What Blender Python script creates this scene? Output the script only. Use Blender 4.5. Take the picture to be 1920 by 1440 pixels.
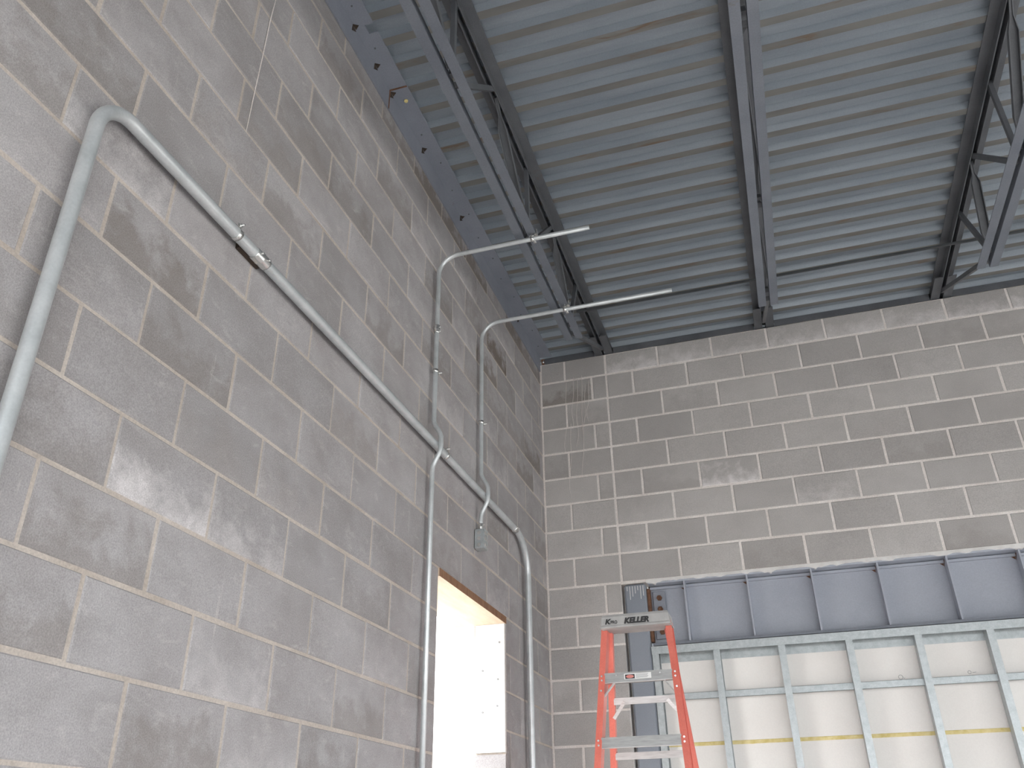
import bpy, bmesh, math, random
from mathutils import Vector, Matrix
random.seed(7)
S = bpy.context.scene
COL = S.collection
for o in list(bpy.data.objects):
    bpy.data.objects.remove(o, do_unlink=True)

# ------------------------------------------------------------------ camera, sky, exposure
cam_d = bpy.data.cameras.new('camera')
cam = bpy.data.objects.new('camera', cam_d); COL.objects.link(cam)
cam_d.sensor_width = 36.0
cam_d.lens = 1590.98 / 1920 * 36.0
cam_d.clip_start = 0.05
_a, _b, _c = 0.2951, 2.0735, -0.0157
_Rz = lambda t: Matrix(((math.cos(t), -math.sin(t), 0), (math.sin(t), math.cos(t), 0), (0, 0, 1)))
_Rx = lambda t: Matrix(((1, 0, 0), (0, math.cos(t), -math.sin(t)), (0, math.sin(t), math.cos(t))))
CAMP = Vector((1.493, -5.682, 1.663))
cam.matrix_world = Matrix.Translation(CAMP) @ (_Rz(_a) @ _Rx(_b) @ _Rz(_c)).to_4x4()
S.camera = cam
CAMR = (_Rz(_a) @ _Rx(_b) @ _Rz(_c)).transposed()
def in_frame(p, m=60):
    q = CAMR @ (Vector(p) - CAMP)
    if q.z > -0.2: return False
    u = 960 + 1590.98 * q.x / -q.z; v = 720 - 1590.98 * q.y / -q.z
    return -m < u < 1920 + m and -m < v < 1440 + m

W = bpy.data.worlds.new('sky'); S.world = W; W.use_nodes = True
bg = W.node_tree.nodes['Background']
bg.inputs['Color'].default_value = (0.93, 0.97, 1.0, 1)
bg.inputs['Strength'].default_value = 2.6
S.view_settings.view_transform = 'Standard'
S.view_settings.look = 'None'
S.view_settings.gamma = 1.0
S.view_settings.use_curve_mapping = False
S.view_settings.exposure = 1.27
try:
    S.cycles.max_bounces = 10; S.cycles.diffuse_bounces = 6
except Exception: pass

# ------------------------------------------------------------------ materials
def newmat(name):
    m = bpy.data.materials.new(name); m.use_nodes = True
    nt = m.node_tree
    return m, nt, nt.nodes['Principled BSDF']
def N(nt, t, **kw):
    n = nt.nodes.new(t)
    for k, v in kw.items():
        if k.startswith('i_'):
            key = k[2:]
            n.inputs[int(key) if key.isdigit() else key].default_value = v
        else: setattr(n, k, v)
    return n
def noise(nt, vec, scale, detail=4, rough=.55, dist=0):
    n = N(nt, 'ShaderNodeTexNoise')
    n.inputs['Scale'].default_value = scale; n.inputs['Detail'].default_value = detail
    n.inputs['Roughness'].default_value = rough; n.inputs['Distortion'].default_value = dist
    nt.links.new(vec, n.inputs['Vector']); return n.outputs['Fac']
def ramp(nt, fac, stops):
    r = N(nt, 'ShaderNodeValToRGB')
    e = r.color_ramp.elements
    while len(e) < len(stops): e.new(0.5)
    for i, (p, c) in enumerate(stops):
        e[i].position = p; e[i].color = (c if len(c) == 4 else (*c, 1)) if isinstance(c, tuple) else (c, c, c, 1)
    nt.links.new(fac, r.inputs['Fac']); return r.outputs['Color']
def mix(nt, fac, a, b, mode='MIX'):
    n = N(nt, 'ShaderNodeMix', data_type='RGBA', blend_type=mode)
    for s, v in ((n.inputs['Factor'], fac), (n.inputs['A'], a), (n.inputs['B'], b)):
        if isinstance(v, (int, float)): s.default_value = v
        elif isinstance(v, tuple): s.default_value = (*v, 1) if len(v) == 3 else v
        else: nt.links.new(v, s)
    return n.outputs['Result']
def mth(nt, op, a, b=0.0, clamp=False):
    n = N(nt, 'ShaderNodeMath', operation=op, use_clamp=clamp)
    for s, v in ((n.inputs[0], a), (n.inputs[1], b)):
        if isinstance(v, (int, float)): s.default_value = v
        else: nt.links.new(v, s)
    return n.outputs[0]
def bump(nt, p, h, strength, dist=0.002):
    n = N(nt, 'ShaderNodeBump'); n.inputs['Strength'].default_value = strength; n.inputs['Distance'].default_value = dist
    nt.links.new(h, n.inputs['Height']); nt.links.new(n.outputs['Normal'], p.inputs['Normal'])
def scaled(nt, vec, s):
    n = N(nt, 'ShaderNodeMapping'); n.inputs['Scale'].default_value = s
    nt.links.new(vec, n.inputs['Vector']); return n.outputs['Vector']

def mat_block(name, c0, c1, c2, dark, dcol, smear, drip):
    m, nt, p = newmat(name)
    geo = N(nt, 'ShaderNodeNewGeometry'); oi = N(nt, 'ShaderNodeObjectInfo')
    pos = geo.outputs['Position']
    big = noise(nt, pos, 2.3, 5, .6)
    base = ramp(nt, big, [(.3, c0), (.5, c1), (.72, c2)])
    # block to block tone
    tone = N(nt, 'ShaderNodeMapRange'); tone.inputs['To Min'].default_value = .90; tone.inputs['To Max'].default_value = 1.09
    nt.links.new(oi.outputs['Random'], tone.inputs['Value'])
    cmb = N(nt, 'ShaderNodeCombineColor')
    for i in range(3): nt.links.new(tone.outputs['Result'], cmb.inputs[i])
    base = mix(nt, 1.0, base, cmb.outputs['Color'], 'MULTIPLY')
    # damp dark blotches
    d = noise(nt, scaled(nt, pos, (1, 1, 1.6)), 4.2, 5, .62, .4)
    base = mix(nt, mth(nt, 'MULTIPLY', ramp(nt, d, [(.46, 0.0), (.74, 1.0)]), dark), base, dcol)
    # pale mortar smears dragged across the faces
    s = noise(nt, scaled(nt, pos, (2.2, 2.2, 5)), 4.6, 7, .68, .8)
    base = mix(nt, mth(nt, 'MULTIPLY', ramp(nt, s, [(.56, 0.0), (.76, 1.0)]), smear), base, (.60, .565, .555))
    v = noise(nt, scaled(nt, pos, (9, 9, 1.1)), 3.0, 5, .6, .2)
    base = mix(nt, mth(nt, 'MULTIPLY', ramp(nt, v, [(.66, 0.0), (.74, 1.0)]), drip), base, (.62, .58, .56))
    # efflorescence on single blocks (amount in the object's colour)
    sep = N(nt, 'ShaderNodeSeparateColor'); nt.links.new(oi.outputs['Color'], sep.inputs['Color'])
    e = noise(nt, pos, 9, 6, .65, .3)
    ez = N(nt, 'ShaderNodeSeparateXYZ'); tc = N(nt, 'ShaderNodeTexCoord'); nt.links.new(tc.outputs['Generated'], ez.inputs['Vector'])
    low = mth(nt, 'SUBTRACT', 1.0, ez.outputs['Z'])
    ee = mth(nt, 'ADD', e, mth(nt, 'MULTIPLY', mth(nt, 'SUBTRACT', low, .5), .35))
    base = mix(nt, mth(nt, 'MULTIPLY', ramp(nt, ee, [(.44, 0.0), (.74, 1.0)]), sep.outputs['Red']), base, (.80, .76, .76))
    base = mix(nt, mth(nt, 'MULTIPLY', ramp(nt, ee, [(.42, 0.0), (.6, 1.0)]), sep.outputs['Green']), base, (.17, .14, .12))
    sp = noise(nt, pos, 260, 2, .6)
    base = mix(nt, 1.0, base, ramp(nt, sp, [(.25, .78), (.75, 1.2)]), 'MULTIPLY')
    nt.links.new(base, p.inputs['Base Color']); p.inputs['Roughness'].default_value = .93
    p.inputs['Specular IOR Level'].default_value = .25
    bump(nt, p, noise(nt, pos, 190, 3, .7), .35, .002)
    return m
def mat_mortar(name, c0, c1):
    m, nt, p = newmat(name)
    pos = N(nt, 'ShaderNodeNewGeometry').outputs['Position']
    b = ramp(nt, noise(nt, pos, 5, 5), [(.3, c0), (.7, c1)])
    b = mix(nt, 1.0, b, ramp(nt, noise(nt, pos, 180, 2), [(.3, .85), (.7, 1.1)]), 'MULTIPLY')
    nt.links.new(b, p.inputs['Base Color']); p.inputs['Roughness'].default_value = .95
    bump(nt, p, noise(nt, pos, 90, 4), .5, .003); return m
def mat_plain(name, c0, c1, rough=.6, metal=0., scale=6, fine=0., bmp=0., bs=120, rust=None, rust_t=(.66, .74), stretch=None):
    m, nt, p = newmat(name)
    pos = N(nt, 'ShaderNodeNewGeometry').outputs['Position']
    pv = scaled(nt, pos, stretch) if stretch else pos
    b = ramp(nt, noise(nt, pv, scale, 4), [(.32, c0), (.68, c1)])
    if fine: b = mix(nt, 1.0, b, ramp(nt, noise(nt, pos, 150, 2), [(.3, 1 - fine), (.7, 1 + fine)]), 'MULTIPLY')
    if rust:
        b = mix(nt, ramp(nt, noise(nt, pv, scale * 1.7, 6, .65, .5), [(rust_t[0], 0.0), (rust_t[1], 1.0)]), b, rust)
    nt.links.new(b, p.inputs['Base Color'])
    p.inputs['Roughness'].default_value = rough; p.inputs['Metallic'].default_value = metal
    if bmp: bump(nt, p, noise(nt, pos, bs, 3), bmp, .002)
    return m
M = {}
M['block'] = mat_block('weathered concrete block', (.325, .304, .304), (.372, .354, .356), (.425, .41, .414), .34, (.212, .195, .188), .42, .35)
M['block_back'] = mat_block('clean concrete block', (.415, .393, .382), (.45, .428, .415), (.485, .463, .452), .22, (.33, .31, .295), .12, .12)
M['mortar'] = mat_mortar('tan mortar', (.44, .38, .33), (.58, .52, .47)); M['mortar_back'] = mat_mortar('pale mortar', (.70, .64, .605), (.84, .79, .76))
M['mortar_white'] = mat_plain('fresh mortar', (.80, .77, .75), (.90, .88, .86), .95, scale=20, bmp=.6)
M['primer'] = mat_plain('grey primed steel', (.215, .23, .272), (.26, .275, .318), .5, scale=4, fine=.06, rust=(.14, .085, .06), rust_t=(.72, .80))
M['primer_joist'] = mat_plain('grey primed joist steel', (.085, .09, .10), (.125, .13, .142), .5, scale=5, fine=.08, rust=(.12, .085, .055), rust_t=(.64, .78))
M['backlit_steel'] = mat_plain('steel darkened as backlit', (.05, .055, .06), (.08, .085, .09), .6)
M['primer_chord'] = mat_plain('grey primed chord steel', (.13, .143, .172), (.17, .183, .212), .5, scale=5, fine=.08, rust=(.12, .085, .055), rust_t=(.68, .80))
M['primer_beam'] = mat_plain('blue grey primed beam', (.35, .37, .425), (.40, .42, .475), .5, scale=3, fine=.05)
M['primer_column'] = mat_plain('grey primed column', (.235, .255, .295), (.275, .295, .335), .5, scale=3, fine=.05)
M['rust'] = mat_plain('rusty steel', (.10, .045, .025), (.19, .095, .055), .85, scale=40)
M['dark_rust_and_shade'] = mat_plain('dark rusted steel and gap shade', (.03, .024, .02), (.075, .05, .035), .9, scale=40)  # rust on the scars; stands in for shade on the closure strip
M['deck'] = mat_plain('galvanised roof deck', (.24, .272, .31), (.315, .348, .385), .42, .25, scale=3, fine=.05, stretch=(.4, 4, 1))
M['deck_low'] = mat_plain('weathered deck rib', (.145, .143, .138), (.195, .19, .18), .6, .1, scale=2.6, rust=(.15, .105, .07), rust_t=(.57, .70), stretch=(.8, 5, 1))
M['galv'] = mat_plain('galvanised sheet', (.40, .43, .44), (.50, .53, .54), .42, .45, scale=30, fine=.08)
M['emt'] = mat_plain('galvanised conduit', (.55, .58, .59), (.68, .70, .71), .36, .45, scale=12, fine=.04)
M['bright'] = mat_plain('bright zinc', (.7, .7, .68), (.85, .85, .83), .25, .9, scale=30)
M['board'] = mat_plain('gypsum sheathing', (.84, .80, .765), (.89, .855, .825), .9, scale=2, fine=.02)
M['yellow'] = mat_plain('yellow sealant', (.66, .53, .20), (.80, .68, .36), .8, scale=30)
M['fiber'] = mat_plain('orange red fibreglass', (.68, .165, .125), (.78, .215, .165), .32, scale=9, fine=.05)
M['cap'] = mat_plain('grey plastic cap', (.36, .35, .345), (.46, .45, .44), .6, scale=14, bmp=.1)
M['alu'] = mat_plain('brushed aluminium', (.60, .58, .57), (.74, .72, .71), .4, .5, scale=20, stretch=(1, 8, 8))
M['alu_grey'] = mat_plain('dull aluminium', (.33, .33, .325), (.42, .42, .415), .45, .4, scale=20, stretch=(1, 8, 8))
M['black'] = mat_plain('black print', (.02, .02, .022), (.03, .03, .03), .6)
M['white_label'] = mat_plain('white label', (.78, .77, .76), (.84, .83, .82), .5)
M['red_label'] = mat_plain('red print', (.62, .2, .18), (.7, .26, .22), .5)
M['grey_print'] = mat_plain('grey print', (.25, .25, .25), (.3, .3, .3), .6)
M['wood'] = mat_plain('plywood', (.62, .48, .35), (.76, .63, .50), .7, scale=3, stretch=(6, 1, 6), fine=.06)
M['wood_edge'] = mat_plain('brown board edge', (.20, .10, .055), (.30, .165, .095), .8, scale=8, stretch=(1, 6, 1))
M['osb'] = mat_plain('pale jamb panel', (.70, .68, .66), (.82, .80, .78), .9, scale=30, fine=.1, bmp=.4, bs=60)
M['floor'] = mat_plain('concrete floor', (.50, .47, .45), (.60, .57, .55), .8, scale=1.2, fine=.05)
M['ground'] = mat_plain('pale gravel ground', (.56, .54, .51), (.66, .64, .60), .95, scale=.8, fine=.1)
M['roof'] = mat_plain('roof insulation', (.3, .29, .27), (.36, .35, .33), .9)

# ------------------------------------------------------------------ mesh helpers
class MB:
    def __init__(self): self.v = []; self.f = []; self.mi = []; self.sm = []
    def add(self, vs, fs, mi=0, smooth=False):
        o = len(self.v); self.v += [tuple(v) for v in vs]
        for f in fs: self.f.append([i + o for i in f]); self.mi.append(mi); self.sm.append(smooth)
        return self
    def box(self, x0, x1, y0, y1, z0, z1, mi=0):
        if x0 > x1: x0, x1 = x1, x0
        if y0 > y1: y0, y1 = y1, y0
        if z0 > z1: z0, z1 = z1, z0
        vs = [(x, y, z) for x in (x0, x1) for y in (y0, y1) for z in (z0, z1)]
        return self.add(vs, [(0, 1, 3, 2), (4, 6, 7, 5), (0, 4, 5, 1), (2, 3, 7, 6), (0, 2, 6, 4), (1, 5, 7, 3)], mi)
    def loft(self, rings, mi=0, smooth=False, caps=True):
        n = len(rings[0]); vs = [p for r in rings for p in r]; fs = []
        for i in range(len(rings) - 1):
            for j in range(n):
                k = (j + 1) % n
                fs.append((i * n + j, i * n + k, (i + 1) * n + k, (i + 1) * n + j))
        self.add(vs, fs, mi, smooth)
        if caps:
            o = len(self.v) - len(vs)
            self.f.append([o + j for j in range(n)][::-1]); self.mi.append(mi); self.sm.append(False)
            b = o + (len(rings) - 1) * n
            self.f.append([b + j for j in range(n)]); self.mi.append(mi); self.sm.append(False)
        return self
    def tube(self, path, r, n=12, mi=0, caps=True):
        path = [Vector(p) for p in path]; rings = []
        t0 = (path[1] - path[0]).normalized()
        u = t0.cross(Vector((0, 0, 1)))
        if u.length < .1: u = t0.cross(Vector((0, 1, 0)))
        u.normalize()
        for i, p in enumerate(path):
            if i == 0: t = path[1] - p
            elif i == len(path) - 1: t = p - path[i - 1]
            else: t = (path[i + 1] - p).normalized() + (p - path[i - 1]).normalized()
            t.normalize(); u = (u - t * u.dot(t)).normalized(); w = t.cross(u)
            rr = r[i] if isinstance(r, (list, tuple)) else r
            rings.append([p + (u * math.cos(2 * math.pi * j / n) + w * math.sin(2 * math.pi * j / n)) * rr for j in range(n)])
        return self.loft(rings, mi, True, caps)
    def bar(self, a, b, ux, w, h, mi=0):
        """rectangular bar from a to b; w along ux, h across"""
        a, b, ux = Vector(a), Vector(b), Vector(ux); t = (b - a).normalized()
        ux = (ux - t * ux.dot(t)).normalized(); uy = t.cross(ux)
        ring = lambda p: [p + ux * sx * w / 2 + uy * sy * h / 2 for sx, sy in ((-1, -1), (1, -1), (1, 1), (-1, 1))]
        return self.loft([ring(a), ring(b)], mi)
    def sect(self, a, b, ux, prof, mi=0):
        """profile (list of 2D points, closed) swept from a to b, ux = local x, local y = t x ux"""
        a, b, ux = Vector(a), Vector(b), Vector(ux); t = (b - a).normalized()
        ux = (ux - t * ux.dot(t)).normalized(); uy = t.cross(ux)
        ring = lambda p: [p + ux * q[0] + uy * q[1] for q in prof]
        return self.loft([ring(a), ring(b)], mi)
    def mesh(self, name, mats, bevel=0):
        me = bpy.data.meshes.new(name); me.from_pydata(self.v, [], self.f)
        bm = bmesh.new(); bm.from_mesh(me); bmesh.ops.recalc_face_normals(bm, faces=bm.faces)
        if bevel:
            bmesh.ops.bevel(bm, geom=[e for e in bm.edges if len(e.link_faces) == 2 and e.calc_face_angle(0) > .6], offset=bevel, segments=1, affect='EDGES')
        bm.to_mesh(me); bm.free()
        if not bevel:
            for p, mi, s in zip(me.polygons, self.mi, self.sm): p.material_index = mi; p.use_smooth = s
        for m in (mats if isinstance(mats, (list, tuple)) else [mats]): me.materials.append(m)
        return me
    def build(self, name, mats, parent=None, bevel=0, **props):
        o = bpy.data.objects.new(name, self.mesh(name, mats, bevel)); COL.objects.link(o)
        place(o, parent)
        for k, v in props.items(): o[k] = v
        return o
def world_of(o):
    m = o.matrix_basis.copy(); p = o.parent
    while p: m = p.matrix_basis @ m; p = p.parent
    return m
def place(o, parent):
    if parent is not None:
        o.parent = parent
        o.matrix_basis = world_of(parent).inverted() @ o.matrix_basis
def thing(name, label, cat, loc=(0, 0, 0), group=None):
    o = bpy.data.objects.new(name, None); COL.objects.link(o); o.location = loc
    o.empty_display_size = .1
    o['label'] = label; o['category'] = cat
    if group: o['group'] = group
    return o
def struct(o, label=None, cat=None):
    o['kind'] = 'structure'
    if label: o['label'] = label
    if cat: o['category'] = cat
    return o
def arc(c, r, a0, a1, ex, ey, n=10):
    c, ex, ey = Vector(c), Vector(ex), Vector(ey)
    return [c + (ex * math.cos(a0 + (a1 - a0) * i / n) + ey * math.sin(a0 + (a1 - a0) * i / n)) * r for i in range(n + 1)]

# ------------------------------------------------------------------ walls of concrete block
BL, BH = .4064, .2032
JOINT = {'x': .0105, 'y': .0145}
Z0 = 4.8768                                 # a bed joint; joint k lies at Z0 - k*BH
def zj(k): return Z0 - k * BH
WT = .19
TOPZ = 5.055
DY0, DY1, DZ = -2.012, -.975, zj(10)        # door opening in the left wall
CJ = .525                                   # control joint in the back wall
COLX0, COLX1 = .536, .682
BEAM_Z0, BEAM_Z1 = 2.815, zj(8) - .012

# left wall: mortar body with door hole
b = MB()
b.box(-WT, -.003, -9, DY0, 0, TOPZ); b.box(-WT, -.003, DY1, .0, 0, TOPZ); b.box(-WT, -.003, DY0, DY1, DZ, TOPZ)
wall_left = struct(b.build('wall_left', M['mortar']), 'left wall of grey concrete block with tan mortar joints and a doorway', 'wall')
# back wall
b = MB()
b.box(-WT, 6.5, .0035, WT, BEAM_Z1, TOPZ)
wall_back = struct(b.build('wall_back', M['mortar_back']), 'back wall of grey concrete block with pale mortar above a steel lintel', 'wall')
b = MB(); b.box(-WT, .517, .0035, WT, 0, BEAM_Z1); b.box(.517, COLX0 - .001, .09, WT, 0, BEAM_Z1); b.build('mortar_pier', M['mortar_back'], wall_back)  # narrow rear box added to stop light leaking beside the column
b = MB(); b.box(4.25, 6.5, .0035, WT, 0, BEAM_Z1); b.build('mortar_pier', M['mortar_back'], wall_back)

block_mesh = {}
def get_block(axis, L, H):
    key = (axis, round(L, 3), round(H, 3))
    if key not in block_mesh:
        D, bv = .03, .004
        def ring(s, d): return [(-L / 2 + s, -H / 2 + s, d), (L / 2 - s, -H / 2 + s, d), (L / 2 - s, H / 2 - s, d), (-L / 2 + s, H / 2 - s, d)]
        rr = [ring(0, -D), ring(0, -bv), ring(bv, 0)]
        if axis == 'x': f = lambda p: (p[2], p[0], p[1])        # face looks along +x, length along y
        else: f = lambda p: (p[0], -p[2], p[1])                 # face looks along -y, length along x
        m = MB().loft([[f(p) for p in r] for r in rr])
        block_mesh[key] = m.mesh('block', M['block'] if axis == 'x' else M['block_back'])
    return block_mesh[key]
special_left, special_back = {}, {}
def put_blocks(axis, wall, cells, special):
    far = MB(); n = 0; J = JOINT[axis]
    for (a0, a1, z0, z1) in cells:
        L, H = a1 - a0 - J, z1 - z0 - J
        if L < .02 or H < .02: continue
        ca, cz = (a0 + a1) / 2, (z0 + z1) / 2
        pts = [(0, a, z) if axis == 'x' else (a, 0, z) for a in (a0, ca, a1) for z in (z0, z1)]
        if n < 295 and any(in_frame(p) for p in pts):
            n += 1
            o = bpy.data.objects.new('block', get_block(axis, L, H)); COL.objects.link(o)
            off = random.uniform(-.0012, .0016); ja = random.uniform(-.0008, .0008); jz = random.uniform(-.001, .001)
            tilt = random.uniform(-.0022, .0022); tip = random.uniform(-.004, .004)
            if axis == 'x': o.location = (off, ca + ja, cz + jz); o.rotation_euler = (0, tip, tilt)
            else: o.location = (ca + ja, -off, cz + jz); o.rotation_euler = (tip, 0, tilt)
            o.color = (random.choice((0, 0, 0, 0, .15, .25)), random.choice((0, 0, 0, 0, .2, .35)), 0, 1) if axis == 'x' else (random.choice((0, 0, 0, 0, 0, .15)), random.choice((0, 0, 0, 0, 0, 0, .15)), 0, 1)
            if axis == 'x' and z0 > 4.86: o.color = (0, random.choice((.2, .5, .7)), 0, 1)
            for (pa, pz), c in special.items():
                if a0 <= pa < a1 and z0 <= pz < z1: o.color = c
            place(o, wall)
        else:
            me = get_block(axis, L, H)
            off = random.uniform(-.001, .0015)
            for q in (0,):
                vs = [Vector(v.co) + (Vector((off, ca, cz)) if axis == 'x' else Vector((ca, -off, cz))) for v in me.vertices]
                far.add(vs, [list(p.vertices) for p in me.polygons])
    if far.v:
        far.build('block_field', M['block'] if axis == 'x' else M['block_back'], wall, kind='stuff').color = (0, 0, 0, 1)
def clip(cells, a0, a1, z0, z1):
    out = []
    for c in cells:
        if c[1] <= a0 or c[0] >= a1 or c[3] <= z0 + .02 or c[2] >= z1 - .02: out.append(c); continue
        if c[0] < a0 - .03: out.append((c[0], a0, c[2], c[3]))
        if c[1] > a1 + .03: out.append((a1, c[1], c[2], c[3]))
    return out
cells = []
for k in range(-1, 24):
    z0, z1 = zj(k + 1), min(zj(k), TOPZ + .005)
    off = -4.1476 + (0 if k % 2 else -.2032)
    js = [off + BL * i for i in range(-14, 14)]
    js = [-9.0] + [y for y in js if -8.97 < y < -.03] + [-.0]
    for y0, y1 in zip(js, js[1:]): cells.append((y0, y1, z0, z1))
cells = clip(cells, DY0 - .004, DY1 + .004, 0, DZ)
special_left = {(-3.85, 2.54): (.62, 0, 0, 1), (-3.5, 2.54): (.35, 0, 0, 1), (-4.3, 3.35): (.4, 0, 0, 1), (-3.95, 3.75): (.3, .3, 0, 1),
                (-1.3, 4.57): (0, .9, 0, 1), (-1.2, 4.37): (0, .7, 0, 1), (-.4, 4.2): (0, .6, 0, 1), (-.3, 4.0): (0, .5, 0, 1),
                (-4.2, 3.1): (0, .5, 0, 1), (-3.4, 2.1): (.3, 0, 0, 1)}
put_blocks('x', wall_left, cells, special_left)
cells = []
for k in range(-1, 24):
    z0, z1 = zj(k + 1), min(zj(k), TOPZ + .005)
    left = [0.004, .2, CJ] if k % 2 else [0.004, .41, CJ]
    right = [CJ + (0 if k % 2 else .2032) + BL * i for i in range(0, 16)]
    js = left + [x for x in right if CJ + .05 < x < 6.45] + [6.5]
    for x0, x1 in zip(js, js[1:]): cells.append((x0, x1, z0, z1))
cells = clip(cells, COLX0 - .012, 4.2, 0, BEAM_Z1)
special_back = {(1.4, 3.95): (.8, 0, 0, 1), (.62, 3.54): (.3, 0, 0, 1), (2.0, 3.75): (.3, 0, 0, 1), (.4, 4.8): (0, .9, 0, 1), (.05, 4.8): (0, .5, 0, 1)}
for i in range(12): special_back[(.6 + .4 * i, 4.95)] = (random.uniform(.35, .75), 0, 0, 1)
put_blocks('y', wall_back, cells, special_back)
# thin grout runs down the back wall beside the corner, and the ragged mortar over the beam
b = MB()
for x, z1, z0 in ((.21, 4.86, 4.25), (.27, 4.9, 4.45), (.30, 4.88, 4.3), (.335, 4.9, 4.05), (.36, 4.82, 4.4), (.23, 4.5, 3.9), (.39, 4.85, 4.5)):
    pts = [(x + .012 * math.sin(i * 1.3 + x * 40) * i / 8 - .004 * i, -.0045, z1 + (z0 - z1) * i / 8) for i in range(9)]
    b.tube(pts, [.0013] * 8 + [.0006], 5)
b.build('grout_run', M['mortar_back'], wall_back, kind='stuff')
b = MB(); b.tube([(.0022, -3.863, 4.617), (.0022, -3.875, 4.447), (.0022, -3.88, 4.248), (.0022, -3.888, 4.041), (.0022, -3.893, 3.854)], [.0022, .0025, .002, .0022, .001], 5)
b.build('grout_run', M['mortar_back'], wall_left)
b = MB(); n = 190; top, low = [], []
for i in range(n + 1):
    x = .69 + (4.2 - .69) * i / n
    top.append((x, zj(8) + .004)); low.append((x, BEAM_Z1 - .003 - .013 * max(0, math.sin(i * .55) * math.sin(i * .23 + 1) + random.uniform(-.2, .45))))
b.loft([[(t[0], .02, t[1]), (t[0], -.003, t[1]), (l[0], -.011, l[1]), (l[0], .02, l[1])] for t, l in zip(top, low)])
b.build('mortar_bead', M['mortar_white'], wall_back)

# unseen rest of the shell: open south and east bays, added and sized to light the room
b = MB(); b.box(-WT, .4, -9.2, -9, 0, TOPZ); b.box(6.3, 6.7, -9.2, -9, 0, TOPZ); b.box(.4, 6.3, -9.2, -9, 3.5, TOPZ)
struct(b.build('wall_front', M['block']), 'front wall behind the photographer, its wide open bay added for daylight', 'wall').color = (0, 0, 0, 1)
b = MB(); b.box(6.5, 6.7, -9, -7.6, 0, TOPZ); b.box(6.5, 6.7, -.6, WT, 0, TOPZ); b.box(6.5, 6.7, -7.6, -.6, 2.8, TOPZ); b.box(6.5, 6.7, -4.4, -4.0, 0, 2.8)
struct(b.build('wall_right', M['block']), 'right wall outside the view, its two wide bays added for daylight', 'wall').color = (0, 0, 0, 1)
b = MB(); b.box(-WT, 6.7, -9.2, WT, -.15, 0)
struct(b.build('floor', M['floor']), 'bare concrete slab floor', 'floor')
b = MB(); b.box(-60, 60, -60, 60, -.3, -.15)
struct(b.build('ground', M['ground']), 'pale gravel ground around the building', 'ground')

# ------------------------------------------------------------------ ceiling: ribbed steel deck
DK = 5.12
b = MB(); b.box(-.3, 6.8, -9.3, .3, DK + .045, DK + .11)
ceiling = struct(b.build('ceiling', M['roof']), 'ribbed galvanised steel roof deck ceiling', 'ceiling')
RP, RW, SL, RD = .1524, .043, .014, .038
yf0 = -2.682                                   # far edge of one lower rib
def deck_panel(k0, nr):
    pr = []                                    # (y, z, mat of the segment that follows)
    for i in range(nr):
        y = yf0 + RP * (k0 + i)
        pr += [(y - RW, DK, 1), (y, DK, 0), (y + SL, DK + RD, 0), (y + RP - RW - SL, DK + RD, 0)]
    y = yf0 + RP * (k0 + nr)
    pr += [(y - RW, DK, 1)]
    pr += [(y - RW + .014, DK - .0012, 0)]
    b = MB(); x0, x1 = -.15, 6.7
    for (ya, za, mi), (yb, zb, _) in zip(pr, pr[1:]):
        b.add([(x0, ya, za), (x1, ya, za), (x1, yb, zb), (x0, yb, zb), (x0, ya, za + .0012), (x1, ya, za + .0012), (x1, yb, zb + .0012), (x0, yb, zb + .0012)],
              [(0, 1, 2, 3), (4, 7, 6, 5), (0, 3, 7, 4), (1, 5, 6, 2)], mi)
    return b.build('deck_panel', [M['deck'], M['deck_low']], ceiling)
k = -43
while k < 19:
    nr = min(6, 19 - k)
    deck_panel(k, nr); k += nr
# puddle weld burn marks / screws seen as small dots are left to the rust in the rib material

# ------------------------------------------------------------------ left ledger angle (two lengths) and back ledger
SEAM = -2.887
def ledger(name, y0, y1, label, notch=None):
    t = thing(name, label, 'steel angle', (0, (y0 + y1) / 2, 5.04))
    zb, zt, w = 4.985, DK, .104
    b = MB(); b.box(.0015, .0095, y0, y1, zb, zt); b.build('vertical_leg', M['primer'], t)
    b = MB()
    if notch:
        b.box(.0095, w, y0, notch[0], zt - .008, zt); b.box(.0095, w - .045, notch[0], notch[1], zt - .008, zt); b.box(.0095, w, notch[1], y1, zt - .008, zt)
    else: b.box(.0095, w, y0, y1, zt - .008, zt)
    b.build('horizontal_leg', M['primer'], t)
    return t
la = ledger('ledger_angle', -9, SEAM - .002, 'nearer length of grey steel angle along the left wall top, notched edge', (-3.285, -3.235))
lb = ledger('ledger_angle', SEAM + .002, -.02, 'farther length of grey steel angle along the left wall top, running to the corner')
def rust_spot(y, parent):
    y -= .0; x0, x1 = .0094, .034; zc = DK - .0095
    b = MB()
    b.loft([[(x0, y - .02, zc - .004), (x0, y - .022, zc - .042), (x0, y + .016, zc - .012)], [(x0 + .0025, y - .02, zc - .004), (x0 + .0025, y - .021, zc - .040), (x0 + .0025, y + .015, zc - .012)]])
    b.loft([[(x0, y - .02, zc), (x1, y - .004, zc), (x0, y + .016, zc)], [(x0, y - .02, zc + .002), (x1, y - .004, zc + .002), (x0, y + .016, zc + .002)]])
    b.build('weld_scar', M['dark_rust_and_shade'], parent)
for y in (-3.29, -3.05): rust_spot(y, la)
for y in (-2.86, -2.44, -1.83, -.62): rust_spot(y, lb)
b = MB(); b.box(.0094, .0112, SEAM - .005, SEAM + .004, 4.985, DK - .008); b.box(.0094, .104, SEAM - .005, SEAM + .004, DK - .0098, DK - .008)
b.build('seam_weld', M['rust'], lb)
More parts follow.
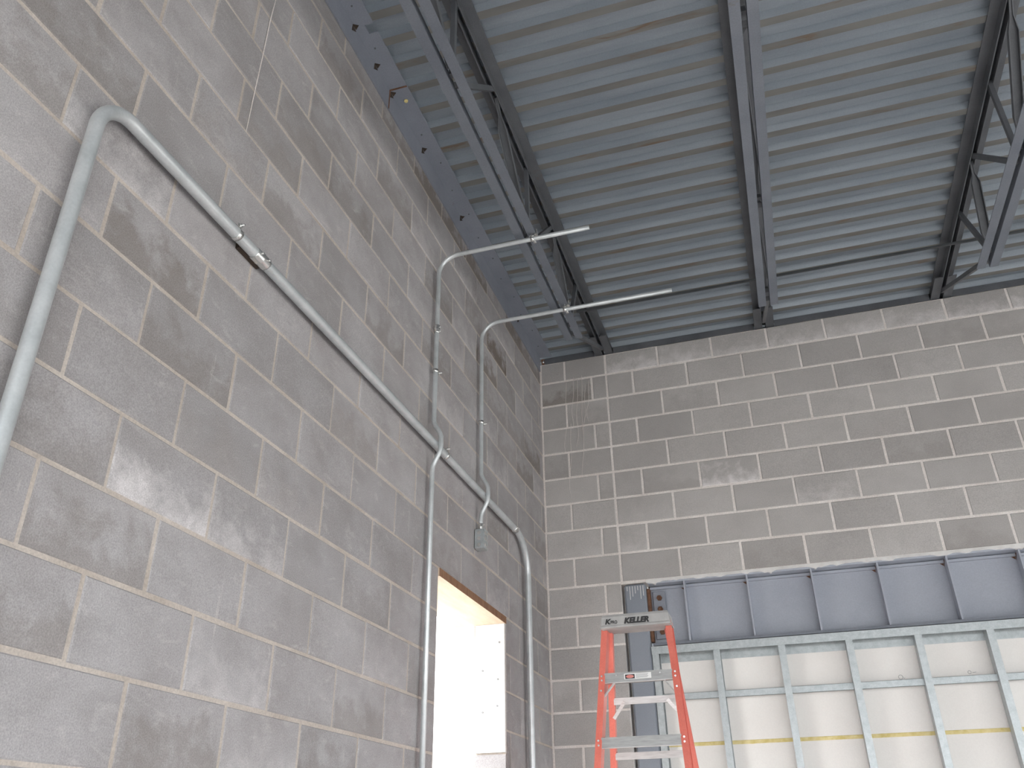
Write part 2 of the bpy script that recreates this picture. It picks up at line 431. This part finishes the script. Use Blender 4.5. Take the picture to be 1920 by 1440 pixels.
def bolt_head(x, y, z, r, d, parent, mat, axis='z', name='bolt'):
    dd = {'z': Vector((0, 0, -1)), 'y': Vector((0, -1, 0)), 'x': Vector((1, 0, 0))}[axis]
    p = Vector((x, y, z)); MB().tube([p, p + dd * d], r, 6 if name == 'bolt' else 10).build(name, mat, parent)
bolt_head(.062, -2.80, DK - .008, .011, .007, lb, M['yellow'], name='bolt')
for i in range(11): bolt_head(.045 + .02 * (i % 2), -2.55 + .235 * i, DK - .008, .0045, .003, lb, M['primer_joist'], name='screw_tip')
for i in range(4): bolt_head(.05, -3.9 + .25 * i, DK - .008, .0045, .003, la, M['primer_joist'], name='screw_tip')

t = thing('ledger_angle', 'dark steel angle lying on top of the back wall under the deck', 'steel angle', (2, .02, TOPZ))
for x0, x1 in ((.04, .447), (.597, 1.667), (1.817, 2.887), (3.037, 6.4)):
    b = MB(); b.box(x0, x1, -.004, .004, TOPZ + .001, TOPZ + .05); b.build('vertical_leg', M['primer_joist'], t)
    b = MB(); b.box(x0, x1, .004, .09, TOPZ + .001, TOPZ + .008); b.build('horizontal_leg', M['primer_joist'], t)
b = MB(); b.tube([(.035, -.012, 5.062), (.035, -.012, 5.085)], .006, 8); b.build('end_bolt', M['bright'], t)
b = MB(); b.box(.018, .04, -.01, .004, 5.057, 5.10); b.build('rusted_end', M['rust'], t)
b = MB(); b.box(-.15, 6.6, .14, .16, TOPZ, DK); struct(b.build('trim_1', M['dark_rust_and_shade']), 'closure strip between back wall top and deck, coloured dark as the shaded gap', 'trim')  # near-black colour stands in for the shaded gap under the deck

# ------------------------------------------------------------------ bar joists
BZ = 4.56
def web_angle(b, a, c, w):
    """crimped angle: narrow at the ends, wide between"""
    a, c = Vector(a), Vector(c); t = (c - a).normalized(); ux = Vector((1, 0, 0)); uy = t.cross(ux)
    rings = []
    for s, ww in ((0, .016), (.14, .018), (.24, w), (.78, w), (.88, .018), (1, .016)):
        p = a.lerp(c, s); h = ww / 2; d = .004; dp = min(ww * .6, .028)
        pr = [(-h, 0), (h, 0), (h, dp), (h - d, dp), (h - d, d), (-h + d, d), (-h + d, dp), (-h, dp)]
        rings.append([p + ux * q[0] + uy * q[1] for q in pr])
    b.loft(rings)
def joist(xc, dy, label):
    t = thing('bar_joist', label, 'roof joist', (xc, -4.5, BZ), 'bar joists carrying the deck')
    for s in (-1, 1):
        g, lg, th = .012, .054, .0055
        b = MB(); b.box(xc + s * g, xc + s * (g + lg), -9.05, .085, DK - th, DK - .0005); b.box(xc + s * g, xc + s * (g + th), -9.05, .085, DK - .055, DK - th)
        b.build('top_chord', M['primer_joist'], t)
        b = MB(); b.box(xc + s * g, xc + s * (g + .046), -8.0, -1.085, BZ, BZ + .005); b.box(xc + s * g, xc + s * (g + .005), -8.0, -1.085, BZ + .005, BZ + .046)
        b.build('bottom_chord', M['primer_chord'], t)
        b = MB(); b.box(xc + s * .014, xc + s * .07, -.26, .085, TOPZ + .009, TOPZ + .015); b.box(xc + s * .019, xc + s * .025, -.26, .085, TOPZ + .015, DK - .0555)
        b.build('bearing_seat', M['primer_joist'], t)
    tz, bz = DK - .03, BZ + .03
    b1 = -1.19; tn = [-1.42 + dy - 1.16 * i for i in range(6)]; bn = [-2.0 + dy - 1.16 * i for i in range(6)]
    def wide(a, c):
        b = MB(); web_angle(b, a, c, .046); b.build('web_angle', M['primer_joist'], t)
    def rod(a, c, r=.012):
        b = MB(); b.tube([a, c], r, 8); b.build('web_rod', M['primer_joist'], t)
    def flat(a, c):
        b = MB(); b.bar(a, c, (1, 0, 0), .022, .026); b.build('web_strut', M['primer_joist'], t)
    flat((xc, -1.12, bz), (xc, -.06, TOPZ + .022))
    flat((xc, -.93, tz), (xc, b1 - .02, bz))
    wide((xc, tn[0] + .02, tz), (xc, b1, bz))
    for i in range(5):
        flat((xc, tn[i] - .03, tz), (xc, bn[i] + .05, bz))
        flat((xc, bn[i], tz), (xc, bn[i], bz))
        wide((xc, tn[i + 1] + .03, tz), (xc, bn[i] - .04, bz))
    return t
joist(.522, -.14, 'steel bar joist nearest the left wall, the two conduits clamped under it')
joist(1.742, -.07, 'middle steel bar joist, seen from straight below')
joist(2.962, 0, 'rightmost steel bar joist with its zigzag webs in view')
b = MB(); b.box(.46, 6.45, -.662, -.657, DK - .071, DK - .0555); b.box(.46, 6.45, -.657, -.632, DK - .0595, DK - .0555)
br = b.build('bridging_angle', M['backlit_steel'])  # dark colour stands in for the bar being backlit
br['label'] = 'thin steel bridging bar, darkened in colour as if backlit, running crosswise under the joist tops'; br['category'] = 'bridging bar'

# ------------------------------------------------------------------ steel column and lintel beam
t = thing('steel_column', 'blue grey steel tube column between block and studs behind the ladder', 'column', ((COLX0 + COLX1) / 2, .07, 0))
b = MB(); b.box(COLX0, COLX1, .0, .15, 0, BEAM_Z1 - .006); b.build('shaft', M['primer_column'], t, bevel=.012)
b = MB()
for i in range(7): b.box(COLX0 + .02 + .018 * i, COLX0 + .023 + .018 * i, -.0012, .004, BEAM_Z1 - .05 - .02 * ((i * 3) % 4), BEAM_Z1 - .02)
b.build('mortar_drip', M['mortar_white'], t, kind='stuff')
t = thing('lintel_beam', 'deep blue grey steel beam with stiffener plates over the stud wall', 'beam', (2.4, .1, BEAM_Z0))
X0, X1 = .70, 4.25
b = MB(); b.box(X0, X1, -.002, .19, BEAM_Z1 - .016, BEAM_Z1); b.build('top_flange', M['primer_beam'], t)
b = MB(); b.box(X0, X1, -.002, .19, BEAM_Z0 + .003, BEAM_Z0 + .019); b.build('bottom_flange', M['primer_chord'], t)
b = MB(); b.box(X0, X1, .09, .10, BEAM_Z0 + .019, BEAM_Z1 - .016); b.build('web', M['primer_beam'], t)
b = MB(); b.bar((X0, .083, BEAM_Z1 - .03), (X1, .083, BEAM_Z1 - .03), (0, 1, 0), .02, .016); b.build('top_fillet', M['primer_beam'], t)
for x in (.94, 1.347, 1.75, 2.15, 2.552, 2.957, 3.36, 3.765, 4.17):
    b = MB()
    b.loft([[(xx, .09, BEAM_Z0 + .019), (xx, .002, BEAM_Z0 + .019), (xx, .002, BEAM_Z1 - .016), (xx, .07, BEAM_Z1 - .016), (xx, .09, BEAM_Z1 - .04)] for xx in (x - .005, x + .005)])
    sf = b.build('stiffener', M['primer_beam'], t)
    b = MB(); xx = x - .0055
    b.loft([[(xx - .001, .088, BEAM_Z1 - .02), (xx - .001, .05, BEAM_Z1 - .022), (xx - .001, .087, BEAM_Z1 - .06)], [(xx, .088, BEAM_Z1 - .02), (xx, .05, BEAM_Z1 - .022), (xx, .087, BEAM_Z1 - .06)]])
    b.loft([[(xx - .002, .0895, BEAM_Z1 - .025), (xx - .035, .0895, BEAM_Z1 - .03), (xx - .004, .0895, BEAM_Z1 - .055)], [(xx - .002, .088, BEAM_Z1 - .025), (xx - .035, .088, BEAM_Z1 - .03), (xx - .004, .088, BEAM_Z1 - .055)]])
    b.build('rust_stain', M['rust'], sf)
b = MB(); b.box(.716, .80, .068, .078, 2.87, 3.185)
cp = b.build('connection_plate', M['primer'], t, bevel=.003)
for z in (3.14, 3.065, 2.99, 2.915): 
    bo = MB().tube([(.76, .068, z), (.76, .056, z)], .019, 6).tube([(.76, .056, z), (.76, .046, z)], .009, 8)
    bo.build('bolt', M['rust'], cp)
b = MB(); b.box(.684, .704, .03, .085, 2.85, 3.2); b.build('rust_streak', M['rust'], t)
b = MB(); b.box(.684, .702, .125, .19, BEAM_Z0, BEAM_Z1 + .01); b.build('light_stop', M['dark_rust_and_shade'], t)  # added backing that keeps sky light out of the column gap

# ------------------------------------------------------------------ stud wall
t = thing('stud_frame', 'galvanised steel stud framing under the lintel beam', 'stud wall', (2.4, .05, 0))
def cstud(x, name='stud'):
    w, d, th, lip = .041, .092, .0015, .01
    pr = [(0, 0), (w, 0), (w, lip), (w - th, lip), (w - th, th), (th, th), (th, d - th), (w - th, d - th), (w - th, d - lip), (w, d - lip), (w, d), (0, d)]
    b = MB()
    b.loft([[(x + p[0], p[1], z) for p in pr] for z in (.002, 2.808)])
    b.build(name, M['galv'], t)
for x in (.687, 1.075, 1.474, 1.873, 2.266, 2.66, 3.06, 3.46, 3.86): cstud(x)
pr = [(-.003, 2.764), (-.003, 2.813), (.095, 2.813), (.095, 2.722), (.0935, 2.722), (.0935, 2.8115), (-.0015, 2.8115), (-.0015, 2.764)]
b = MB(); b.loft([[(x, p[0], p[1]) for p in pr] for x in (.685, 4.195)]); b.build('top_track', M['galv'], t)
b = MB(); b.box(.705, 4.19, .040, .0415, 2.482, 2.522); b.box(.705, 4.19, .040, .053, 2.5205, 2.522); b.box(.705, 4.19, .040, .053, 2.482, 2.4835)
b.build('bridging_channel', M['galv'], t)
YB = .0965
b = MB(); b.box(.69, 4.2, YB, YB + .0127, 2.228, 2.812)
o = b.build('gypsum_sheet', M['board']); o['label'] = 'upper white gypsum sheet behind the studs, above the yellow line'; o['category'] = 'wall board'
b = MB(); b.box(.69, 4.2, YB, YB + .0127, .01, 2.224)
o = b.build('gypsum_sheet', M['board']); o['label'] = 'lower white gypsum sheet behind the studs, below the yellow line'; o['category'] = 'wall board'
b = MB()
b.tube([(2.150 + .012 * math.cos(a * .5), YB - .0006, 2.545 + .012 * math.sin(a * .5)) for a in range(14)] + [(2.166, YB - .0006, 2.535), (2.174, YB - .0006, 2.54)], .0011, 4)
b.build('pencil_mark', M['grey_print'], bpy.data.objects['gypsum_sheet'], kind='stuff')
b = MB()
b.tube([(2.53 + .009 * math.cos(a * .5), YB - .0006, 2.548 + .009 * math.sin(a * .5)) for a in range(13)], .0011, 4)
b.tube([(2.545, YB - .0006, 2.545), (2.565, YB - .0006, 2.547)], .0011, 4)
b.build('pencil_mark', M['grey_print'], bpy.data.objects['gypsum_sheet'], kind='stuff')
b = MB(); n = 90
b.loft([[(.69 + 3.5 * i / n, YB - .003 - .001 * math.sin(i * 2.1), 2.226 + h + .002 * math.sin(i * 1.7)) for h in (-.008 - .003 * math.sin(i), .008)] + [(.69 + 3.5 * i / n, YB - .0003, 2.226 + h) for h in (.011, -.011)] for i in range(n + 1)])
o['label'] = o['label']
s = b.build('sealant_strip', M['yellow'], o); s['label'] = 'yellow sealant along the sheet joint'

# ------------------------------------------------------------------ doorway lining
t = thing('door_1', 'bright open doorway with plywood head in the left wall', 'doorway', (-.09, -1.49, 0))
struct(t)
b = MB(); b.box(-.30, .004, DY0, DY1, DZ - .04, DZ - .001); b.build('head_board', M['wood'], t)
b = MB(); b.box(.0042, .006, DY0, DY1, DZ - .04, DZ - .001); b.build('head_edge', M['wood_edge'], t)
b = MB(); b.box(-.20, -.02, DY0 + .001, DY0 + .012, .001, DZ - .041); b.build('jamb_board', M['wood'], t)
b = MB(); b.box(-.175, -.001, DY1 - .022, DY1 - .001, 2.125, DZ - .041); jp = b.build('jamb_panel', M['osb'], t)
b = MB(); b.box(-.175, -.001, DY1 - .015, DY1 - .001, .001, 2.115); b.build('jamb_block', M['block'], t)
for x, z in ((-.13, 2.55), (-.04, 2.50), (-.13, 2.33), (-.045, 2.36), (-.03, 2.7)):
    MB().tube([(x, DY1 - .022, z), (x, DY1 - .026, z)], .006, 8).build('screw_head', M['grey_print'], jp)

# ------------------------------------------------------------------ conduits
def ring_clamp(parent, p, axis, r, out, side, mat='bright'):
    """one hole hanger: band round the pipe with a bolt standing off to one side"""
    p, ax, out, side = Vector(p), Vector(axis), Vector(out), Vector(side)
    b = MB()
    b.tube([p - ax * .009, p + ax * .009], r + .0025, 14, caps=True)
    for d in (1, -1):
        q = p + side * (r + .008) * 1 + out * .006 * d
        b.bar(q - side * .01, q + side * .012, ax, .016, .002)
    q = p + side * (r + .012)
    b.tube([q - out * .022, q + out * .026], .0032, 6)
    b.tube([q + out * .009, q + out * .015], .007, 6)
    b.build('hanger_clamp', M[mat], parent)
def coupling(parent, p, axis, r, L=.05, nm='coupling', mat='bright', out=(1, 0, 0)):
    p, ax, out = Vector(p), Vector(axis), Vector(out)
    b = MB()
    b.tube([p - ax * L / 2, p - ax * L / 2 + ax * .006, p - ax * .004, p, p + ax * .004, p + ax * L / 2 - ax * .006, p + ax * L / 2], [r + .002, r + .0035, r + .003, r + .0045, r + .003, r + .0035, r + .002], 14)
    for d in (-1, 1):
        q = p + ax * d * L * .28 + out * (r + .002)
        b.tube([q, q + out * .007], .0035, 6)
    b.build(nm, M[mat], parent)

# large pipe
PX, PR = .037, .0195
t = thing('conduit', 'thick galvanised pipe crossing the left wall, bent down at both ends', 'conduit', (PX, -4.49, 0))
R = .105
path = [(PX, -4.49, .02), (PX, -4.49, 1.0), (PX, -4.49, 2.4), (PX, -4.488, 3.40 - R)]
path += arc((PX, -4.488 + R, 3.40 - R), R, math.pi, math.pi / 2, (0, 1, 0), (0, 0, 1), 12)[1:]
R2 = .24
path += [(PX, -3.7, 3.401), (PX, -2.4, 3.401), (PX, -.61 - R2, 3.401)]
path += arc((PX, -.61 - R2, 3.401 - R2), R2, math.pi / 2, 0, (0, 1, 0), (0, 0, 1), 12)[1:]
path += [(PX, -.61, 2.4), (PX, -.612, 1.2), (PX, -.612, .02)]
MB().tube(path, PR, 18).build('pipe', M['emt'], t)
coupling(t, (PX, -3.755, 3.401), (0, 1, 0), PR, .075, 'coupling')
coupling(t, (PX, -.885, 3.401), (0, 1, 0), PR, .05, 'coupling')
ring_clamp(t, (PX, -3.89, 3.40), (0, 1, 0), PR, (1, 0, 0), (0, 0, 1))
ring_clamp(t, (PX, -2.06, 3.401), (0, 1, 0), PR, (1, 0, 0), (0, 0, 1))
b = MB(); b.box(.001, PX - PR, -3.84, -3.72, 3.39, 3.415); b.build('standoff', M['dark_rust_and_shade'], t)

# two thin conduits
CR = .0122
def thin(y, zlow, zup, xend, jog_z, label, low_end):
    t = thing('conduit', label, 'conduit', (.03, y, zlow))
    x0, xj = .028, PX + PR + CR + .001
    R = .112
    path = [(x0, y, zlow)]
    path += [(x0, y, jog_z - .16)]
    for i in range(1, 9):
        s = i / 8; w = .5 - .5 * math.cos(math.pi * s); path.append((x0 + (xj - x0) * w, y, jog_z - .14 + .12 * s))
    path += [(xj, y, jog_z + .005)]
    for i in range(1, 9):
        s = i / 8; w = .5 + .5 * math.cos(math.pi * s); path.append((x0 + (xj - x0) * w, y, jog_z + .02 + .11 * s))
    path += [(x0, y, 3.9), (x0, y, zup - R)]
    path += arc((x0 + R, y, zup - R), R, math.pi, math.pi / 2, (1, 0, 0), (0, 0, 1), 12)[1:]
    path += [(.5, y, zup), (xend, y, zup)]
    MB().tube(path, CR, 14).build('pipe', M['emt'], t)
    # beam clamp under the joist chord
    b = MB()
    b.tube([(.552, y, zup - .0), (.570, y, zup - .0)], CR + .0028, 12)
    b.box(.548, .574, y - .014, y + .014, zup + CR, zup + CR + .004)
    b.box(.556, .568, y - .010, y + .010, zup + CR + .004, BZ - .0005)
    b.box(.572, .590, y - .012, y + .012, BZ - .012, BZ - .0005); b.box(.583, .590, y - .012, y + .012, BZ - .0005, BZ + .02)
    b.tube([(.575, y, zup - .028), (.575, y, BZ - .002)], .0035, 6)
    b.tube([(.575, y, zup - .028), (.575, y, zup - .020)], .008, 6)
    b.build('beam_clamp', M['bright'], t)
    return t
ZH = BZ - CR - .022
ta = thin(-2.20, .02, ZH, .872, 3.405, 'nearer thin conduit, running down past the doorway to the floor', None)
coupling(ta, (.028, -2.2, 4.062), (0, 0, 1), CR, .048)
ring_clamp(ta, (.028, -2.2, 3.81), (0, 0, 1), CR, (1, 0, 0), (0, 1, 0))
tb = thin(-1.49, 3.20, ZH, 1.205, 3.405, 'farther thin conduit, ending in the small metal box', None)
ring_clamp(tb, (.028, -1.49, 3.85), (0, 0, 1), CR, (1, 0, 0), (0, 1, 0))
coupling(tb, (.028, -1.49, 3.215), (0, 0, 1), CR, .035, 'box_connector')
# electrical box
t = thing('junction_box', 'small galvanised junction box with knockouts under the thin conduit', 'electrical box', (.0, -1.49, 3.08))
bx0, bx1, by0, by1, bz0, bz1 = .002, .056, -1.523, -1.457, 3.085, 3.195
b = MB(); b.box(bx0, bx1, by0, by1, bz0, bz1); b.build('box_body', M['galv'], t, bevel=.004)
b = MB(); b.box(bx1 + .0002, bx1 + .002, by0 - .001, by1 + .001, bz0 - .001, bz1 + .001); b.build('face_plate', M['galv'], t, bevel=.0008)
for z in (3.105, 3.14, 3.172):
    for yy in (-1.505, -1.475):
        MB().tube([(bx1 + .002, yy, z), (bx1 + .0032, yy, z)], .0105, 12).build('knockout', M['bright'], t)
    MB().tube([(.029, by0, z), (.029, by0 - .0014, z)], .0105, 12).build('knockout', M['bright'], t)

# ------------------------------------------------------------------ step ladder
t = thing('step_ladder', 'orange red fibreglass step ladder with grey cap in front of the steel column', 'ladder', (.82, -1.4, 0))
ZC = 2.63
fy = lambda z: -1.412 - (ZC - z) * .257
ry = lambda z: -1.335 + (ZC - z) * .20
fx = lambda z, s: .819 + s * (.160 + (ZC - z) * .066) + (ZC - z) * .003
rx = lambda z, s: .819 + s * (.146 + (ZC - z) * .078)
def rail(name, px, py, s, d, fl, z1=ZC + .02):
    """C channel: web on the inner side, flanges turned outward"""
    th = .0045
    rings = []
    for z in (.002, z1):
        x, y = px(z, s), py(z)
        xi = x - s * fl / 2; xo = x + s * fl / 2
        y0, y1 = y, y + d
        rings.append([(xi, y0, z), (xo, y0, z), (xo, y0 + th, z), (xi + s * th, y0 + th, z), (xi + s * th, y1 - th, z), (xo, y1 - th, z), (xo, y1, z), (xi, y1, z)])
    b = MB(); b.loft(rings); return b.build(name, M['fiber'], t)
rl = {}
for s in (-1, 1):
    rl[s] = rail('front_rail', fx, fy, s, .07, .030)
    rail('rear_rail', rx, lambda z: ry(z) - .02, s, .036, .030)
# cap: hollow moulded top with overhanging lip
b = MB()
cy0, cy1, cz0, cz1 = -1.462, -1.325, 2.622, 2.688
cap = MB()
cap.loft([[(x, y, z) for x, y in ((.655 - e, cy0 - e), (.992 + e, cy0 - e), (.992 + e, cy1 + e), (.655 - e, cy1 + e))] for z, e in ((cz0, .004), (cz0 + .008, .004), (cz0 + .014, 0), (cz1 - .012, -.002), (cz1, -.008))])
cap = cap.build('cap', M['cap'], t)
b = MB(); b.tube([(.93, -1.38, cz1), (.93, -1.38, cz1 + .001)], .014, 12); b.build('cap_hole', M['black'], cap)
def text(s, x, z, size, bold, parent, y=cy0 - .0012, shear=.25, sx=1.0):
    cu = bpy.data.curves.new('lettering', 'FONT'); cu.body = s; cu.size = size; cu.shear = shear; cu.offset = bold; cu.extrude = .0003
    cu.space_character = 1.02
    o = bpy.data.objects.new('tmp', cu); COL.objects.link(o)
    dg = bpy.context.evaluated_depsgraph_get(); me = bpy.data.meshes.new_from_object(o.evaluated_get(dg))
    bpy.data.objects.remove(o, do_unlink=True)
    w = bpy.data.objects.new('lettering', me); COL.objects.link(w); me.materials.clear(); me.materials.append(M['black'])
    w.matrix_basis = Matrix.Translation((x, y, z)) @ Matrix.Rotation(math.pi / 2, 4, 'X') @ Matrix.Diagonal((sx, 1, 1, 1))
    place(w, parent); return w
text('K', .674, 2.6415, .034, .0016, cap, sx=1.1)
text('PRO', .702, 2.6415, .022, .0006, cap, shear=0, sx=.8)
text('KELLER', .770, 2.6395, .036, .0023, cap, sx=1.02)
# steps
zs = [2.385 - .295 * i for i in range(8)]
for i, z in enumerate(zs):
    y = fy(z); xa, xb = fx(z, -1) + .013, fx(z, 1) - .013
    b = MB()
    b.box(xa, xb, y + .003, y + .006, z - .022, z + .022)
    b.box(xa, xb, y + .006, y + .078, z + .019, z + .022)
    b.box(xa, xb, y + .075, y + .078, z - .018, z + .019)
    st = b.build('step', M['alu_grey'], t)
    b = MB(); b.box(xa, xb, y + .0035, y + .024, z - .0245, z - .0222); b.build('step_lip', M['alu'], st)  # lit look of the lip put into a brighter metal colour
    for s in (-1, 1):
        for dz in (.009, -.011):
            x = fx(z, s); MB().tube([(x, y - .0002, z + dz), (x, y - .004, z + dz)], .0048, 8).build('rivet', M['bright'], st)
    if i == 0:
        for x in (.715, .925): MB().tube([(x, y + .003, z + .008), (x, y - .001, z + .008)], .004, 8).build('rivet', M['bright'], st)
        yl = y + .0022
        b = MB(); b.box(.752, .882, yl, yl + .001, z - .012, z + .014); lab = b.build('label', M['white_label'], st); lab['label'] = 'white warning label'
        b = MB(); b.box(.757, .803, yl - .0004, yl, z - .010, z + .010)
        b.build('label', M['black'], st)
        b = MB(); n = 16
        b.loft([[(.780 + .019 * math.cos(2 * math.pi * k / n), yy, z + .0075 * math.sin(2 * math.pi * k / n)) for k in range(n)] for yy in (yl - .0008, yl - .0004)])
        b.build('label', M['red_label'], st)
        b = MB()
        for r in range(4): b.box(.808, .868 - .004 * (r % 2), yl - .0004, yl, z + .0075 - .005 * r, z + .0095 - .005 * r)
        b.build('label', M['grey_print'], st, kind='stuff')
# knee braces under the top step and at the first rear bar
z = zs[0]
for s in (-1, 1):
    y = fy(z) + .02
    b = MB(); b.bar((.82 + s * .118, y, z - .02), (fx(z - .085, s) - s * .012, fy(z - .085) + .02, z - .085), (0, 1, 0), .018, .006); b.build('knee_brace', M['alu'], t)
    MB().tube([(fx(z - .06, s), fy(z - .06), z - .06), (fx(z - .06, s), fy(z - .06) - .004, z - .06)], .005, 8).build('rivet', M['bright'], t)
zr = [2.302 - .245 * i for i in range(9)]
for i, z in enumerate(zr):
    y = ry(z) - .022; xa, xb = rx(z, -1) + .012, rx(z, 1) - .012
    b = MB(); b.box(xa, xb, y, y + .003, z - .016, z + .016); b.box(xa, xb, y + .003, y + .02, z + .013, z + .016); b.box(xa, xb, y + .003, y + .012, z - .016, z - .0135)
    b.build('rear_bar', M['alu'], t)
    if i == 0:
        for s in (-1, 1):
            b = MB(); b.bar((.819 + s * .105, y - .004, z - .004), (rx(z - .075, s) - s * .012, ry(z - .075) - .026, z - .078), (0, 1, 0), .008, .016); b.build('knee_brace', M['alu'], t)
